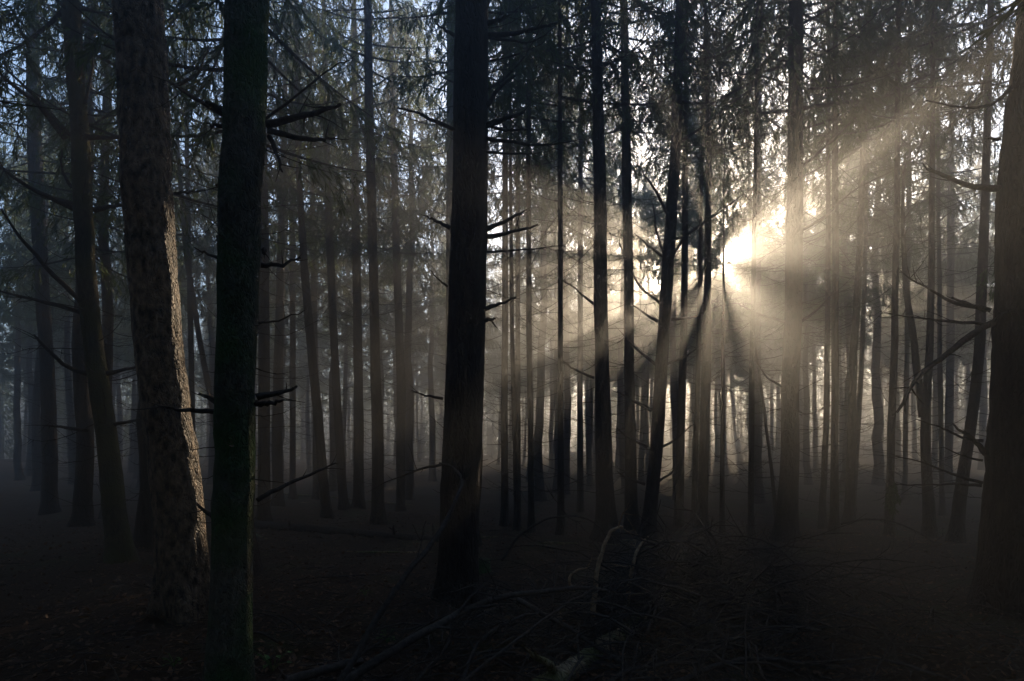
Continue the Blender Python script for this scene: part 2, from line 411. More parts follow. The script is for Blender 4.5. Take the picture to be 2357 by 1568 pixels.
# ------------------------------------------------------------------ trees read off the photograph
def px_tree(name, base_y, pts, label, group=None, mat=None, limbs=True, limb_par=None, top=19.5, crown=True, sides=16, rings=None,
            branches=None, bump=0.03, flare=0.45, tipw=None, crown_base=8.5, seed=0, Y=None):
    """pts: (px x, px y, px width) from top to bottom along the trunk axis"""
    g = np.random.default_rng(seed + 1000)
    Y = Y or F * CAMH / (base_y - HY)
    pts = sorted(pts, key=lambda p: -p[1])
    py = np.array([p[1] for p in pts], float)
    Z = CAMH + (HY - py) / F * Y; X = np.array([(p[0] - CX) / F * Y for p in pts]); R = np.array([p[2] / F * Y / 2 * math.cos(math.atan((p[0] - CX) / F)) for p in pts])
    x0 = X[0] if len(X) == 1 else X[0] + (X[0] - X[1]) / (Z[1] - Z[0]) * (Z[0] - 0) * 0.9
    gz = float(ground_z(x0, Y))
    zt = Z[-1]; slope = (X[-1] - X[-2]) / (Z[-1] - Z[-2])
    zz = [gz - 0.4, gz] + [z for z in Z if z > gz + 0.35]; xx = [x0, x0] + [x for x, z in zip(X, Z) if z > gz + 0.35]; rr = [R[0]] * 2 + [r for r, z in zip(R, Z) if z > gz + 0.35]
    extra = np.linspace(zt, top, 5)[1:]
    for e in extra:
        xx.append(X[-1] + slope * (e - zt) * 0.7); zz.append(e); rr.append(max(0.012, R[-1] * (1 - (e - zt) / (top - zt)) ** 0.8))
    zz, xx, rr = map(np.array, (zz, xx, rr))
    n = rings or 70
    zn = np.concatenate([np.linspace(zz[0], zz[1] + 1, 10)[:-1], np.linspace(zz[1] + 1, top, n)])
    # smooth interpolation
    def sm(a):
        v = np.interp(zn, zz, a)
        k = np.array([1, 2, 3, 2, 1]) / 9.0
        vp = np.pad(v, 2, mode='edge'); return np.convolve(vp, k, 'valid')
    xn = sm(xx); rn = sm(rr); yn = np.cumsum(g.normal(0, 0.006, len(zn))); yn -= yn[0]
    rn = rn * (1 + flare * np.exp(-np.clip(zn - gz, 0, 9) / 0.28))
    root = empty('spruce_tree', (x0, Y, gz)); tag(root, label, 'tree', group)
    L = np.stack([xn - x0, yn, zn - gz], -1)
    tb = trunk_bump(g, bump); ph = g.uniform(0, 6.28, 3)
    def tb2(n_, s_):
        a_ = np.linspace(0, 2 * math.pi, s_, endpoint=False)[None, :]; zz_ = np.clip(zn - gz, 0, 50)[:, None]
        lob = 0.30 * np.exp(-zz_ / 0.22) * (np.cos(4 * a_ + ph[0]) * 0.6 + np.cos(3 * a_ + ph[1]) * 0.5 + np.cos(7 * a_ + ph[2]) * 0.3)
        und = 0.03 * np.sin(a_ * 2 + zn[:, None] * 0.9 + ph[0]) + 0.02 * np.sin(a_ * 3 - zn[:, None] * 2.1 + ph[1])
        return tb(n_, s_) * (1 + lob + und)
    m = MB(); m.tube(L, rn, sides, bump=tb2)
    link('trunk', m.mesh('trunk', mat or M_BARK), root)
    zl = zn - gz
    pf = lambda q: np.array([np.interp(q, zl, L[:, 0]), np.interp(q, zl, L[:, 1]), q]); rf = lambda q: float(np.interp(q, zl, rn))
    if limbs:
        a = dict(z0=0.9, z1=min(top - 2, crown_base + 0.8), step=0.33, Lr=(0.4, 2.1), r0=0.0085); a.update(limb_par or {})
        tag(link('dead_limbs', dead_limbs_mesh(seed + 77, pf, rf, origin=np.array([x0, Y, gz]), **a), root), kind='stuff')
    for br in (branches or []):
        # polyline in photo pixels, first point on the trunk; depth drift dy over its length; base radius in px
        pl, r, dy = br[0], br[1], br[2]
        n_ = len(pl); d0 = (br[3] if len(br) > 3 else 0.0)
        q = np.array([P(x, y, Y + d0 + dy * i / (n_ - 1)) for i, (x, y) in enumerate(pl)]) - np.array([x0, 0 + Y, gz])
        t = np.linspace(0, 1, n_); tn = np.linspace(0, 1, max(8, 3 * n_)); q = np.stack([np.interp(tn, t, q[:, k]) for k in range(3)], -1)
        for _ in range(1): q[1:-1] = (q[:-2] + q[1:-1] * 2 + q[2:]) / 4
        q[1:] += g.normal(0, 0.004, q[1:].shape)
        r0 = r / F * Y / 2
        bm_ = MB(); bm_.tube(q, np.linspace(r0 * 1.25, r0 * 0.4, len(q)), 7, bump=trunk_bump(g, 0.1))
        Lb = np.linalg.norm(q[-1] - q[0])
        for _ in range(int(2 + Lb * 5)):
            k = int(g.integers(len(q) // 3, len(q))); dd = (q[-1] - q[0]) / Lb + g.normal(0, 0.6, 3)
            qq = branch_path(g, q[k], dd, g.uniform(0.06, 0.3) * min(1, Lb + .3), g.uniform(-.2, .3), 0, n=4)
            bm_.tube(qq, np.linspace(r0 * 0.3, r0 * 0.1, 4), 4, cap=False)
        link('branch', bm_.mesh('branch', M_DEAD), root)
    if crown:
        ci = 6 + seed % 4; cs = 0.98 * (top - crown_base) / CROWN_H[ci]
        base = pf(crown_base); topp = pf(top - 0.5)
        bx_, bz_ = base, topp
        shear = (topp[0] - base[0]) / (topp[2] - base[2])
        def xf(q): return q + np.array([x0, Y, gz])
        put_crown(root, base, seed * 1.7, cs, ci, xf)
    TREES.append((x0, Y))
    return root

NT = 'tall spruces of the forest'
# --- the big near trunks
px_tree('a', 1300, [(156, 0, 47), (180, 303, 45), (190, 500, 46), (210, 788, 47), (222, 860, 50), (256, 1083, 56), (276, 1280, 60)],
        'slim leaning trunk at far left with yellow lichen lit along its right edge', NT, M_YELLOW, sides=28, rings=160, bump=0.035, seed=1,
        limb_par=dict(step=0.6, Lr=(0.6, 1.7), r0=0.010), crown_base=8.0,
        branches=[([(150, 320), (90, 240), (20, 190), (-40, 130)], 12, -0.8), ([(160, 310), (60, 200), (0, 150)], 8, 0.4), ([(195, 315), (240, 318), (300, 316)], 11, 0.3), ([(170, 480), (60, 430), (-40, 350)], 11, -0.6),
                  ([(170, 470), (110, 450), (60, 430)], 8, 0.3), ([(190, 700), (110, 620), (40, 540), (0, 480)], 10, -0.6), ([(190, 720), (80, 690), (-30, 665)], 8, -0.2),
                  ([(215, 485), (255, 475), (310, 470)], 10, 0.3), ([(205, 990), (150, 985), (103, 978)], 8, -0.2), ([(262, 978), (300, 970), (345, 960)], 8, 0.2),
                  ([(200, 860), (150, 845), (90, 785), (78, 770)], 9, -0.3), ([(245, 860), (290, 850), (340, 838)], 9, 0.2), ([(185, 20), (230, 30), (262, 26)], 6, 0.2),
                  ([(195, 240), (215, 150), (203, 75)], 5, 0.0), ([(165, 430), (140, 390), (142, 345)], 6, 0.0)])
px_tree('b', 1440, [(330, 0, 116), (343, 303, 117), (357, 500, 116), (374, 788, 117), (382, 860, 118), (405, 1083, 121), (420, 1300, 124)],
        'thick rough-barked trunk at left, sunlit down its right edge', NT, M_ROUGH, limb_par=dict(z0=0.8, step=0.7, Lr=(0.03, 0.22), r0=0.006, nper=(1, 2)), sides=72, rings=420, bump=0.028, flare=0.12, seed=2, crown_base=8.5,
        branches=[([(402, 198), (440, 180), (462, 160), (480, 105)], 7, 0.3), ([(402, 445), (440, 442), (470, 436)], 6, 0.2)])
px_tree('c', 1590, [(578, 0, 98), (570, 180, 97), (569, 303, 98), (562, 480, 98), (552, 788, 95), (540, 1083, 98), (533, 1165, 105), (532, 1233, 98), (530, 1520, 106)],
        'smooth green mossy trunk, nearest of the left trees, with broken dead branches', NT, M_MOSSY, limb_par=dict(z0=0.5, step=0.17, Lr=(0.03, 0.75), r0=0.0052, nper=(1, 4)), sides=56, rings=300, bump=0.02, flare=0.1, seed=3, crown_base=8.5, top=18,
        branches=[([(615, 288), (680, 270), (740, 255), (788, 240)], 14, -0.2, -0.12), ([(615, 300), (690, 320), (740, 322), (768, 320)], 12, 0.2, -0.05),
                  ([(610, 275), (700, 210), (770, 150), (805, 140)], 5, 0.3), ([(532, 260), (505, 250), (472, 232)], 18, -0.1), ([(520, 270), (470, 240), (400, 195), (385, 188)], 9, 0.2),
                  ([(520, 292), (495, 290), (476, 284)], 9, 0), ([(590, 915), (630, 905), (684, 892)], 14, 0.1), ([(590, 928), (625, 930), (650, 922)], 12, -0.1), ([(515, 950), (470, 945), (420, 946), (364, 936)], 12, -0.25),
                  ([(505, 930), (480, 915), (460, 906)], 14, 0), ([(592, 1152), (650, 1120), (720, 1090), (772, 1066)], 9, 0.3), ([(600, 610), (650, 610), (690, 592)], 10, 0.1), ([(610, 575), (606, 583), (612, 588)], 10, 0),
                  ([(515, 600), (480, 585), (447, 573)], 7, 0.1), ([(500, 548), (510, 552), (520, 556)], 12, 0), ([(620, 315), (640, 360), (650, 395)], 10, -0.1), ([(505, 1205), (480, 1180), (455, 1162)], 12, 0), ([(500, 430), (520, 425), (530, 420)], 8, 0),
                  ([(590, 745), (640, 740), (700, 715)], 5, 0.2)])
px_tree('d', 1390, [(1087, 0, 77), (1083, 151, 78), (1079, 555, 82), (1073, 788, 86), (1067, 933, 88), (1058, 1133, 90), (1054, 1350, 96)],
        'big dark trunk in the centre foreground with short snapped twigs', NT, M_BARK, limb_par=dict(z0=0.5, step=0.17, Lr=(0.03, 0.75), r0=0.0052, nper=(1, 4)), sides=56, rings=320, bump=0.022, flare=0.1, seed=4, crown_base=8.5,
        branches=[([(1122, 82), (1180, 78), (1240, 65), (1284, 52)], 10, 0.1), ([(1120, 55), (1150, 45), (1168, 34)], 9, 0), ([(1118, 85), (1180, 95), (1230, 100), (1280, 60)], 5, 0.5), ([(1118, 245), (1150, 200), (1185, 175)], 9, 0.1),
                  ([(1118, 290), (1160, 275), (1207, 258)], 12, 0), ([(1118, 287), (1160, 300), (1215, 297)], 7, 0.3), ([(1118, 318), (1190, 330), (1260, 335), (1320, 325)], 7, 0.3), ([(1118, 528), (1160, 510), (1207, 486)], 10, 0.1),
                  ([(1118, 545), (1180, 535), (1240, 518)], 9, -0.1), ([(1116, 580), (1200, 576), (1300, 565)], 5, 0.4), ([(1114, 712), (1150, 700), (1188, 683)], 9, 0), ([(1112, 738), (1130, 736), (1140, 734)], 10, 0),
                  ([(1048, 300), (990, 275), (960, 258), (914, 248)], 8, -0.1), ([(1036, 525), (1005, 510), (984, 498)], 8, 0), ([(1047, 82), (1020, 65), (1004, 55)], 7, 0), ([(1030, 660), (1005, 640), (990, 622)], 4, 0),
                  ([(1020, 918), (980, 910), (946, 898)], 6, 0), ([(1015, 1070), (960, 1080), (886, 1112)], 6, 0.2), ([(1118, 350), (1200, 355), (1250, 352)], 5, 0.2)])
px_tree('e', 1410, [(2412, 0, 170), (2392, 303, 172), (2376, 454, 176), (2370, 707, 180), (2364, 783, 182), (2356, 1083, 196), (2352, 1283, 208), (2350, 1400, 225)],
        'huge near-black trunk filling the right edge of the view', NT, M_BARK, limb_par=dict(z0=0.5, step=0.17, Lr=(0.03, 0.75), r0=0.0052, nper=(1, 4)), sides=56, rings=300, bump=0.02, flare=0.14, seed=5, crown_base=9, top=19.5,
        branches=[([(2300, 434), (2230, 430), (2180, 408), (2134, 390)], 12, -0.1), ([(2285, 745), (2250, 760), (2180, 815), (2130, 850), (2100, 885), (2076, 932)], 14, -0.6), ([(2290, 748), (2200, 742), (2120, 735), (2045, 722)], 7, 0.2),
                  ([(2280, 714), (2200, 700), (2140, 668), (2078, 630)], 8, 0.3), ([(2270, 715), (2230, 700), (2190, 685)], 9, 0), ([(2260, 1118), (2200, 1112), (2140, 1118), (2070, 1115)], 6, 0.3), ([(2262, 1112), (2200, 1095), (2130, 1065), (2060, 1050)], 6, 0.4),
                  ([(2264, 1015), (2220, 1010), (2170, 985), (2110, 965)], 6, 0.3), ([(2268, 1045), (2240, 1010), (2195, 978)], 11, -0.1), ([(2300, 320), (2285, 318), (2275, 316)], 7, 0), ([(2330, 200), (2290, 240), (2220, 250), (2130, 232)], 8, 0.4),
                  ([(2262, 1060), (2220, 1050), (2170, 1030)], 5, 0.2), ([(2345, 705), (2320, 715), (2270, 745)], 8, -0.3)])
# --- second row
px_tree('f', 1250, [(1371, 0, 23), (1380, 404, 28), (1383, 757, 32), (1385, 800, 33), (1391, 1083, 40), (1396, 1220, 46)], 'straight dark trunk right of the centre, first of the pair beside the sunburst', NT, sides=24, seed=6, rings=110, flare=0.6,
        branches=[([(1367, 700), (1320, 660), (1285, 640)], 5, -0.3), ([(1367, 870), (1320, 850), (1295, 830)], 5, -0.2)])
px_tree('g', 1222, [(1436, 0, 17), (1441, 353, 22), (1447, 656, 22), (1448, 783, 23), (1452, 1083, 28)], 'slimmer trunk standing close behind the right side of the pair beside the sunburst', NT, sides=20, seed=7)
px_tree('h', 1238, [(1562, 0, 22), (1552, 353, 25), (1541, 530, 27), (1531, 682, 28), (1525, 783, 28), (1514, 983, 30), (1494, 1208, 32)],
        'leaning trunk with upswept dead branches left of the sunburst', NT, sides=24, seed=8, rings=110, limb_par=dict(step=0.5, Lr=(0.5, 1.2), r0=0.010),
        branches=[([(1535, 490), (1510, 440), (1480, 400)], 7, -0.2), ([(1530, 590), (1510, 530), (1504, 470)], 6, 0), ([(1530, 592), (1490, 565), (1465, 540)], 6, 0.2), ([(1522, 700), (1470, 660), (1425, 560)], 6, -0.1), ([(1515, 740), (1480, 720), (1455, 700)], 6, 0.1),
                  ([(1510, 840), (1460, 800), (1430, 765)], 6, 0), ([(1500, 945), (1450, 920), (1420, 900)], 7, 0), ([(1490, 1030), (1450, 1010), (1420, 985)], 6, 0.1), ([(1485, 1115), (1440, 1100), (1420, 1085)], 6, 0),
                  ([(1545, 735), (1600, 730), (1650, 705)], 6, 0), ([(1545, 590), (1580, 540), (1640, 500), (1720, 440)], 6, 0.3), ([(1556, 550), (1600, 530), (1660, 480)], 6, -0.1), ([(1562, 330), (1620, 290), (1720, 210)], 7, 0.3), ([(1530, 840), (1580, 820), (1620, 790)], 6, 0.1),
                  ([(1520, 1030), (1560, 1010), (1590, 980)], 6, 0.1), ([(1510, 1110), (1545, 1090), (1570, 1060)], 6, 0.1), ([(1555, 180), (1500, 120), (1480, 60)], 5, 0.1), ([(1560, 60), (1510, 40), (1470, 10)], 5, 0.1)])
px_tree('i', 1222, [(1627, 210, 12), (1632, 353, 14), (1631, 500, 15), (1630, 656, 17), (1627, 833, 22), (1618, 1183, 25)], 'thin trunk that the sunburst shines out from behind', NT, sides=20, seed=9, top=13.5, crown_base=8.2, limb_par=dict(Lr=(0.4, 1.3), r0=0.009))
px_tree('j', 1242, [(1828, 0, 33), (1829, 454, 38), (1825, 707, 40), (1821, 833, 42), (1816, 1083, 46), (1810, 1215, 50)], 'sturdy straight trunk right of the sunburst, crossed by its beams', NT, sides=28, seed=10, rings=120, flare=0.5,
        branches=[([(1805, 740), (1750, 725), (1700, 700)], 6, 0), ([(1845, 740), (1880, 715), (1920, 670)], 6, 0), ([(1800, 890), (1765, 870), (1740, 830)], 5, 0), ([(1845, 250), (1950, 235), (2040, 225), (2130, 180)], 7, 0.5), ([(1845, 385), (1920, 320), (1990, 250)], 6, 0.3),
                  ([(1845, 530), (1900, 500), (1960, 440), (2040, 400)], 6, 0.5), ([(1812, 255), (1750, 262), (1690, 250)], 6, -0.2), ([(1812, 150), (1740, 170), (1680, 172)], 6, 0.2)])
px_tree('k', 1210, [(846, 0, 19), (848, 202, 20), (856, 505, 21), (862, 783, 23), (868, 983, 26), (870, 1190, 29)], 'straight dark trunk midway between the green mossy trunk and the centre trunk', NT, sides=20, seed=11)
px_tree('k2', 1168, [(818, 300, 17), (819, 505, 18), (822, 700, 20), (826, 883, 22), (826, 1140, 24)], 'hazy trunk just left of the straight dark one in the left gap', NT, sides=16, seed=12)
px_tree('k3', 1166, [(905, 300, 14), (915, 656, 18), (924, 883, 21), (922, 1140, 20)], 'hazy trunk just right of the straight dark one in the left gap', NT, sides=16, seed=13)
px_tree('l', 1192, [(683, 200, 12), (685, 353, 13), (703, 656, 19), (720, 833, 21), (738, 1033, 23), (752, 1183, 22)], 'trunk leaning left towards its top beside the green mossy trunk', NT, sides=18, seed=14)
px_tree('m', 1170, [(748, 200, 14), (754, 454, 16), (771, 833, 19), (790, 1150, 20)], 'hazy trunk between the left-leaning one and the straight dark one', NT, sides=16, seed=15)
px_tree('n', 1196, [(600, 300, 24), (605, 600, 27), (607, 1000, 28), (607, 1180, 29)], 'brown trunk half hidden behind the green mossy trunk', NT, sides=18, seed=16)
px_tree('n2', 1166, [(655, 300, 14), (645, 700, 20), (638, 1033, 25), (640, 1150, 26)], 'dim trunk behind the brown one that the green mossy trunk half hides', NT, sides=16, seed=17)
px_tree('o', 1185, [(78, 0, 32), (82, 300, 34), (95, 600, 35), (112, 900, 36), (114, 1150, 38)], 'dim straight trunk in the haze behind the slim yellow-edged trunk', NT, sides=18, seed=18)
px_tree('p', 1150, [(180, 600, 20), (188, 900, 22), (192, 1130, 24)], 'faint trunk just right of the dim straight one at far left', NT, sides=16, seed=19)
px_tree('q', 1180, [(1038, 0, 20), (1038, 500, 20), (1036, 900, 22), (1034, 1160, 24)], 'pale hazy trunk peeping out behind the centre trunk', NT, sides=16, seed=20)
px_tree('r', 1204, [(1163, 400, 13), (1163, 700, 15), (1161, 933, 16), (1162, 1190, 17)], 'thin trunk first to the right of the centre trunk', NT, sides=14, seed=21)
px_tree('s', 1222, [(1176, 500, 9), (1179, 783, 10), (1184, 983, 11), (1190, 1200, 13)], 'very thin trunk leaning against its neighbour right of the centre trunk', NT, sides=12, seed=22, top=15, crown_base=9)
px_tree('s2', 1195, [(1192, 500, 11), (1192, 783, 12), (1192, 1170, 13)], 'thin hazy trunk behind the very thin leaning one', NT, sides=12, seed=23)
px_tree('t', 1228, [(1217, 300, 11), (1217, 505, 12), (1218, 783, 13), (1220, 933, 13), (1223, 1200, 15)], 'thin dark trunk fourth to the right of the centre trunk', NT, sides=14, seed=24)
px_tree('u', 1236, [(1289, 350, 11), (1290, 656, 12), (1290, 900, 13), (1291, 1215, 16)], 'thin trunk standing alone midway between centre trunk and sunburst pair', NT, sides=14, seed=25)
px_tree('v', 1178, [(1336, 500, 12), (1335, 900, 13), (1336, 1170, 15)], 'hazy trunk just left of the pair beside the sunburst', NT, sides=12, seed=26)
px_tree('w', 1210, [(1578, 400, 14), (1575, 700, 16), (1570, 900, 18), (1563, 1200, 21)], 'trunk in shade directly below left of the sunburst', NT, sides=14, seed=27)
px_tree('x', 1205, [(1612, 650, 10), (1606, 883, 12), (1598, 1180, 13)], 'thin trunk close behind the left side of the sunburst trunk', NT, sides=12, seed=28, crown_base=9)
px_tree('y', 1226, [(1664, 850, 9), (1663, 950, 10), (1662, 1200, 12)], 'very thin trunk close behind the right side of the sunburst trunk', NT, sides=12, seed=29, top=8, crown_base=6)
px_tree('z', 1236, [(1736, 640, 11), (1731, 883, 12), (1730, 1215, 15)], 'thin trunk between the sunburst and the sturdy trunk', NT, sides=14, seed=30)
px_tree('aa', 1200, [(1738, 800, 6), (1752, 900, 7), (1772, 1050, 8), (1788, 1190, 9)], 'sapling stem leaning against the sturdy trunk', NT, sides=10, seed=31, top=6, crown=False)
px_tree('bb', 1210, [(1907, 400, 11), (1905, 783, 13), (1902, 983, 15), (1893, 1190, 16)], 'thin trunk first to the right of the sturdy trunk', NT, sides=14, seed=32)
px_tree('cc', 1230, [(1921, 400, 15), (1922, 833, 18), (1921, 1033, 19), (1919, 1210, 21)], 'darker trunk second to the right of the sturdy trunk', NT, sides=14, seed=33)
px_tree('dd', 1205, [(1985, 500, 15), (1967, 833, 19), (1960, 1033, 22), (1956, 1190, 24)], 'leaning trunk third to the right of the sturdy trunk', NT, sides=14, seed=34)
px_tree('dd2', 1180, [(1995, 500, 10), (1984, 833, 12), (1972, 1033, 14), (1964, 1150, 15)], 'thin trunk leaning in behind the third one right of the sturdy trunk', NT, sides=12, seed=35)
px_tree('ee', 1232, [(2068, 300, 14), (2062, 783, 17), (2055, 983, 19), (2047, 1210, 21)], 'trunk with a hanging sprig, left of the forked one', NT, sides=14, seed=36)
px_tree('ff', 1232, [(2146, 400, 14), (2140, 783, 17), (2128, 983, 26), (2132, 1083, 27), (2140, 1210, 30)], 'forked trunk standing between the hanging sprig and the leaning right trunk', NT, sides=16, seed=37,
        branches=[([(2126, 960), (2115, 880), (2104, 783), (2085, 660), (2078, 520), (2080, 400)], 16, 0.1)])
px_tree('gg', 1246, [(2272, 400, 20), (2266, 600, 24), (2257, 808, 27), (2240, 958, 28), (2210, 1133, 32), (2201, 1225, 34)], 'trunk leaning strongly right beside the near-black right-hand trunk', NT, sides=18, seed=38)
px_tree('hh', 1165, [(2090, 400, 11), (2086, 883, 12), (2082, 1130, 13)], 'far thin trunk between the sprig trunk and the forked one', NT, sides=12, seed=39)
px_tree('kk', 1190, [(2160, 500, 10), (2163, 883, 12), (2168, 1160, 13)], 'thin trunk just right of the forked one', NT, sides=12, seed=40)
px_tree('ll', 1150, [(2190, 500, 17), (2187, 883, 20), (2184, 1120, 21)], 'pale far trunk left of the strongly leaning right trunk', NT, sides=12, seed=41)
px_tree('mm', 1165, [(415, 420, 11), (430, 600, 13), (460, 788, 14), (490, 940, 15), (520, 1130, 16)], 'thin trunk leaning behind the gap between rough and mossy trunks', NT, sides=12, seed=42)
px_tree('nn', 1165, [(430, 350, 11), (437, 700, 13), (446, 1130, 15)], 'thin upright trunk in the gap between rough and mossy trunks', NT, sides=12, seed=43)
px_tree('oo', 1150, [(672, 30, 12), (672, 500, 13), (674, 1120, 15)], 'faint upright trunk behind the left-leaning one', NT, sides=12, seed=44)
px_tree('pp', 1150, [(716, 300, 12), (722, 700, 14), (728, 1120, 15)], 'faint trunk crossing behind the left-leaning one', NT, sides=12, seed=45)

# ------------------------------------------------------------------ the rest of the forest
LAND = [(120, 'left of the rough-barked trunk'), (520, 'between the rough-barked and the mossy trunk'), (850, 'in the wide gap left of the centre trunk'),
        (1080, 'just left of the centre trunk'), (1370, 'between the centre trunk and the sunburst pair'), (1650, 'below and left of the sunburst'),
        (1820, 'between the sunburst and the sturdy trunk'), (2060, 'right of the sturdy trunk'), (2250, 'near the forked trunk'), (9999, 'beyond the near-black right trunk')]
g = np.random.default_rng(2024)
def far_enough(x, y, d):
    return all((x - a) ** 2 + (y - b) ** 2 > d * d for a, b in TREES)
cnt = 0; tries = 0
while cnt < 215 and tries < 26000:
    tries += 1
    az = g.uniform(-0.80, 0.80); R = math.sqrt(g.uniform(15.5 ** 2, 74 ** 2))
    x, y = R * math.sin(az), R * math.cos(az)
    if not far_enough(x, y, 2.7 if tries < 5000 else 3.2): continue
    u, v = sun_uv(np.array([x, y, 5.0]))
    if tries < 5000:              # first close the ranks towards the sun
        if not (abs(u) < 7 and 20 < R < 60): continue
    if abs(u) < 0.3 and R < 50: continue
    if any(a < u < b for a, b in ((2.6, 3.15), (-3.4, -2.75), (-1.15, -0.75), (0.6, 1.0))) and R < 62: continue
    if any(abs(u - a) < 0.4 for a in KEEP_U) and R < 64: continue
    px = CX + x / y * F
    zone = next(w for lim, w in LAND if px < lim)
    dist = 'middle-distance' if R < 30 else ('far' if R < 52 else 'farthest')
    generic_tree(x, y, f'{dist} hazy spruce {zone}', 'hazy background spruces' , g); cnt += 1
print('background trees', cnt)
# neighbours beside and behind the viewpoint (they keep the near ground in shade)
cnt = 0
while cnt < 95:
    az = g.uniform(0.85, 2 * math.pi - 0.85); R = math.sqrt(g.uniform(3.5 ** 2, 24 ** 2))
    x, y = R * math.sin(az), R * math.cos(az)
    if not far_enough(x, y, 2.3): continue
    generic_tree(x, y, 'spruce standing beside or behind the viewpoint, outside the picture', 'spruces behind the viewpoint', g, cb=5.5); cnt += 1

# ------------------------------------------------------------------ fallen wood, brushwood and litter
def ground_Y(x, y):
    Y = F * CAMH / (y - HY)
    for _ in range(12):
        z = float(ground_z((x - CX) / F * Y, Y)); Y = F * (CAMH - z) / (y - HY)
    return Y

def stick(name, cat, pl, r0, r1, Y0, Y1, label, mat=None, twigs=4, seed=0, group=None, sides=8, wig=0.012, sub=None):
    g = np.random.default_rng(seed + 500); n_ = len(pl)
    q = np.array([P(x, y, Y0 + (Y1 - Y0) * i / (n_ - 1)) for i, (x, y) in enumerate(pl)])
    t = np.linspace(0, 1, n_); tn = np.linspace(0, 1, n_ * 5)
    q = np.stack([np.interp(tn, t, q[:, k]) for k in range(3)], -1)
    for _ in range(3): q[1:-1] = (q[:-2] + q[1:-1] * 2 + q[2:]) / 4
    L = np.linalg.norm(np.diff(q, axis=0), axis=1).sum()
    w = g.normal(0, 1, q.shape); w = (w + np.roll(w, 1, 0) + np.roll(w, -1, 0)) / 3
    q[1:-1] += w[1:-1] * wig * min(1.5, L) * 0.5
    o0 = q[0].copy(); q -= o0
    r0 = r0 / F * Y0 / 2; r1 = r1 / F * Y1 / 2
    root = empty(name, o0); tag(root, label, cat, group)
    m = MB(); m.tube(q, np.linspace(r0, r1, len(q)), sides, bump=trunk_bump(g, 0.09)); link('stem', m.mesh('stem', mat or M_DEAD), root)
    if twigs:
        m = MB()
        for _ in range(twigs):
            k = int(g.integers(len(q) // 5, len(q))); d = (q[-1] - q[0]) / (np.linalg.norm(q[-1] - q[0])) * 0.6 + g.normal(0, 0.6, 3) + np.array([0, 0, 0.25])
            rr = (r0 + (r1 - r0) * k / len(q)) * 0.5
            Lq = g.uniform(0.12, 0.5) * min(1.0, L)
            p = branch_path(g, q[k], d, Lq, g.uniform(-.3, .4), g.uniform(-.2, .3), n=6, wig=.06); m.tube(p, np.linspace(rr, rr * .25, 6), 5, cap=False)
            for _ in range(2):
                p2 = branch_path(g, p[3], d + g.normal(0, .6, 3), Lq * .5, 0.1, 0, n=4, wig=.06); m.tube(p2, np.linspace(rr * .5, rr * .2, 4), 4, cap=False)
        tag(link('side_twigs', m.mesh('side_twigs', mat or M_DEAD), root), kind='stuff')
    return root

FB = 'bent branches of the brushwood heap'
stick('fallen_branch', 'branch', [(770, 1590), (870, 1420), (960, 1290), (1012, 1225), (1052, 1150), (1066, 1105), (1045, 1075), (1012, 1066)], 18, 5, 3.5, 4.9, 'long bent branch hooking over in front of the centre trunk', seed=1, twigs=5)
stick('fallen_branch', 'branch', [(760, 1590), (900, 1500), (1020, 1430), (1100, 1387), (1180, 1367), (1330, 1352), (1400, 1358)], 26, 9, 3.6, 5.0, 'thick dead bough lying across the ground below the centre trunk', seed=2, twigs=9)
stick('fallen_branch', 'branch', [(1155, 1290), (1200, 1225), (1260, 1193), (1320, 1186), (1370, 1200), (1400, 1240)], 6, 3, 7.6, 7.2, 'thin arching twig rising between centre trunk and the heap', FB and None, seed=3, twigs=4)
stick('fallen_branch', 'branch', [(1365, 1420), (1372, 1330), (1385, 1270), (1400, 1228), (1418, 1216), (1434, 1213)], 13, 5, 5.2, 5.5, 'upright bent branch with a pale tip at the left of the heap', M_PALE, seed=4, twigs=2)  # lit tip put into the colour: the whole branch is pale
stick('fallen_branch', 'branch', [(1322, 1362), (1309, 1340), (1314, 1322), (1330, 1312), (1352, 1308)], 8, 4, 5.2, 5.2, 'small pale curled twig left of the heap', M_PALE, seed=5, twigs=1)
stick('fallen_branch', 'branch', [(1440, 1430), (1450, 1330), (1462, 1275), (1480, 1245), (1492, 1236)], 11, 4, 5.4, 5.7, 'second upright bent branch with pale tip, right of the taller one', M_PALE, seed=6, twigs=3)
stick('fallen_branch', 'branch', [(1490, 1430), (1535, 1300), (1575, 1245), (1605, 1217), (1635, 1222), (1655, 1262), (1660, 1300)], 11, 4, 5.4, 5.8, 'highest bent branch looping over the top of the heap', seed=7, twigs=8)
stick('fallen_branch', 'branch', [(1470, 1440), (1515, 1350), (1560, 1268), (1598, 1228), (1612, 1222)], 10, 4, 5.1, 5.6, 'straight branch leaning up towards the top of the heap', seed=8, twigs=6)
stick('fallen_branch', 'branch', [(1476, 1360), (1462, 1300), (1478, 1255), (1505, 1250), (1520, 1280)], 8, 4, 5.8, 5.9, 'tightly hooked twig in the middle of the heap', seed=9, twigs=4)
stick('fallen_branch', 'branch', [(1555, 1345), (1620, 1295), (1675, 1262), (1702, 1268), (1722, 1315)], 9, 4, 5.8, 6.2, 'branch drooping over the right side of the heap', seed=10, twigs=8)
stick('fallen_branch', 'branch', [(1040, 1590), (1180, 1480), (1300, 1395), (1370, 1350)], 9, 5, 3.7, 4.6, 'long straight stick rising to the right across the brushwood', seed=11, twigs=5)
stick('fallen_branch', 'branch', [(1190, 1380), (1330, 1455), (1440, 1530), (1530, 1600)], 12, 8, 4.9, 3.7, 'long stick falling to the right across the pale log', seed=12, twigs=6)
